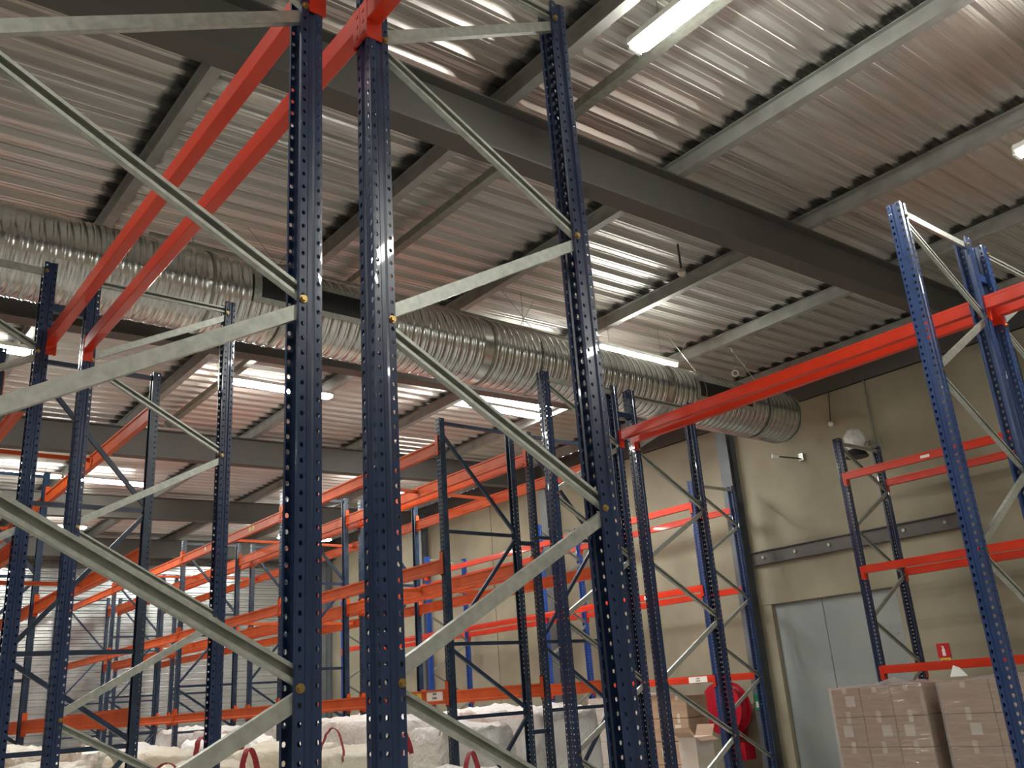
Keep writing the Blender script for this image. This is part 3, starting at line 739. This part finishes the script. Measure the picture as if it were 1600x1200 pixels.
wbx = thing('open_carton', 'open white carton standing in front of the brown cartons', 'carton', (10.63, 9.24, 0))
obj('box_body', MB().box((-.185, -.16, 0), (.185, .16, .93)), 'carton_pale', wbx)
fl_ = MB()
fl_.add([(-.185, -.16, .93), (-.185, .16, .93), (-.30, .16, 1.0), (-.30, -.16, 1.0)], [(0, 1, 2, 3)]).add([(.185, -.16, .93), (.185, .16, .93), (.26, .16, 1.08), (.26, -.16, 1.08)], [(0, 1, 2, 3)])
fl_.add([(-.185, .16, .93), (.185, .16, .93), (.185, .26, 1.05), (-.185, .26, 1.05)], [(0, 1, 2, 3)]).add([(-.185, -.16, .93), (.185, -.16, .93), (.185, -.27, .88), (-.185, -.27, .88)], [(0, 1, 2, 3)])
obj('flaps', fl_, 'carton', wbx)
obj('tape_band', MB().box((-.188, -.163, .62), (.188, .163, .66)), 'tape', wbx)

# ------------------------------------------------------------------ bulk bags
def bag_mesh(seed, wx, wy, h, m):
    rnd = random.Random(seed); bm = bmesh.new(); bmesh.ops.create_cube(bm, size=1)
    bmesh.ops.subdivide_edges(bm, edges=bm.edges, cuts=9, use_grid_fill=True)
    ph = [rnd.uniform(0, 6.3) for _ in range(8)]
    for v in bm.verts:
        x, y, z = v.co*2
        r = max(abs(x), abs(y)); q = math.hypot(x, y)
        f = 1-.16*(q/1.414 if r > 0 else 0)**4
        bulge = 1+.06*(1-z*z)
        X, Y = x*f*bulge, y*f*bulge
        Zt = z
        if z > .99: Zt = 1+.13*(1-r**2)+.05*math.sin(5*x+ph[0])*math.cos(4*y+ph[1])+.03*math.sin(11*x+7*y+ph[2])
        fold = .025*math.sin(9*x+ph[3]+4*z)*math.sin(7*y+ph[4]) + .02*math.sin(14*z+ph[5]+3*x)
        v.co = Vector(((X+fold)*wx/2, (Y+fold)*wy/2, (Zt+1)*h/2))
    me = bpy.data.meshes.new('bag_body'); bm.to_mesh(me); bm.free(); me.materials.append(MAT[m])
    me.polygons.foreach_set('use_smooth', [True]*len(me.polygons)); return me
def ribbon(pts, wd, dirv):
    mb = MB(); d = Vector(dirv).normalized()*wd/2; t = Vector((0, 0, 0))
    pts = [Vector(p) for p in pts]; n = len(pts)
    vs = [p-d for p in pts]+[p+d for p in pts]
    mb.add(vs, [(i, i+1, n+i+1, n+i) for i in range(n-1)])
    nrm = []
    return mb
def bag(x, y, top, label, seed, loops=(), m='bag', wx=1.0, wy=1.0, zb=.146):
    t = thing('bulk_bag', label, 'bulk bag', (x, y, 0), 'filled bulk bags on the floor')
    rnd = random.Random(seed*13)
    link('bag_body', bag_mesh(seed, wx, wy, (top-zb)/1.06, m), t, (0, 0, zb))
    obj('pallet', pallet_mesh(wx, wy), 'wood', t)
    for k, (cx, cy, col, hh) in enumerate(loops):
        px, py = cx*wx*.40, cy*wy*.40; z = top-.10
        pts = []
        for i in range(15):
            a = math.pi*i/14
            pts.append((px-.10*math.cos(a)*cy+rnd.uniform(-.006, .006)-.02*cx*math.sin(a), py-.10*math.cos(a)*-cx*.6+.03*math.sin(2*a), z+hh*math.sin(a)**.8))
        rb = ribbon(pts, .055, (cx, cy, .2)); me = rb.mesh('lifting_loop', col)
        o = link('lifting_loop', me, t); sd = o.modifiers.new('s', 'SOLIDIFY'); sd.thickness = .006
    return t
R_, W_ = 'strap_red', 'strap_white'
def bagset(specs):
    for i, (x, y, top, label, loops, m) in enumerate(specs): bag(x, y, top, label, 20+i, loops, m)
bagset([
 (4.65, 8.45, 1.27, 'cream bulk bag with upright red loop in the aisle, near the closest centre post', ((-1, -1, R_, .30), (1, -1, R_, .2)), 'bag_cream'),
 (3.40, 9.20, 1.24, 'cream bulk bag with drooping red loops in the aisle, low at left centre', ((-1, -1, R_, .14), (1, -1, R_, .2)), 'bag_cream'),
 (4.60, 9.75, 1.34, 'cream bulk bag in the aisle behind the upright red loop', ((-1, 1, R_, .2),), 'bag_cream'),
 (3.40, 10.4, 1.36, 'cream bulk bag in the aisle with one red loop, second row', ((1, -1, R_, .2),), 'bag_cream'),
 (3.40, 11.6, 1.42, 'white bulk bag in the aisle, third row', ((-1, -1, W_, .2),), 'bag'),
 (4.60, 11.3, 1.42, 'white bulk bag in the aisle beside the centre racks, third row', (), 'bag'),
 (2.02, 8.85, 1.36, 'cream bulk bag under the left orange racks, front one', ((1, -1, W_, .15),), 'bag_cream'),
 (2.02, 9.95, 1.47, 'cream bulk bag under the left orange racks, second one', (), 'bag_cream'),
 (2.02, 11.1, 1.50, 'cream bulk bag under the left orange racks, third one', (), 'bag_cream'),
 (2.02, 12.9, 1.50, 'cream bulk bag under the left orange racks, fourth one', (), 'bag_cream'),
 (6.22, 8.80, 1.40, 'white bulk bag under the centre front racks with red loop, front one', ((-1, -1, W_, .12),), 'bag'),
 (6.22, 9.92, 1.50, 'white bulk bag under the centre front racks, second one', (), 'bag'),
 (6.22, 11.05, 1.52, 'white bulk bag under the centre front racks, third one', (), 'bag'),
 (7.50, 8.80, 1.50, 'white bulk bag under the centre rear racks, front one', (), 'bag'),
 (7.50, 9.92, 1.53, 'white bulk bag under the centre rear racks, second one', (), 'bag'),
 (7.50, 11.05, 1.50, 'white bulk bag under the centre rear racks, third one', (), 'bag'),
 (6.22, 12.95, 1.52, 'white bulk bag under the centre front racks, second bay, first one', (), 'bag'),
 (6.22, 14.1, 1.50, 'white bulk bag under the centre front racks, second bay, next one', (), 'bag'),
 (7.50, 12.95, 1.56, 'white bulk bag under the centre rear racks, second bay, first one', (), 'bag'),
 (7.50, 14.1, 1.52, 'white bulk bag under the centre rear racks, second bay, next one', (), 'bag'),
 (6.22, 15.3, 1.50, 'white bulk bag under the centre front racks, second bay, last one', (), 'bag'),
 (6.22, 17.1, 1.52, 'white bulk bag under the centre front racks, third bay', (), 'bag'),
 (7.50, 17.0, 1.5, 'white bulk bag under the centre rear racks, third bay', (), 'bag'),
 (9.6, 12.2, 1.5, 'white bulk bag in the aisle behind the centre racks, nearer one', (), 'bag'),
 (9.6, 13.4, 1.5, 'white bulk bag in the aisle behind the centre racks, farther one', (), 'bag'),
])
bag(4.95, 7.35, 1.06, 'white bulk bag at the bottom edge with a thick red strap on top', 90, ((0.2, -1, R_, .24),), 'bag')
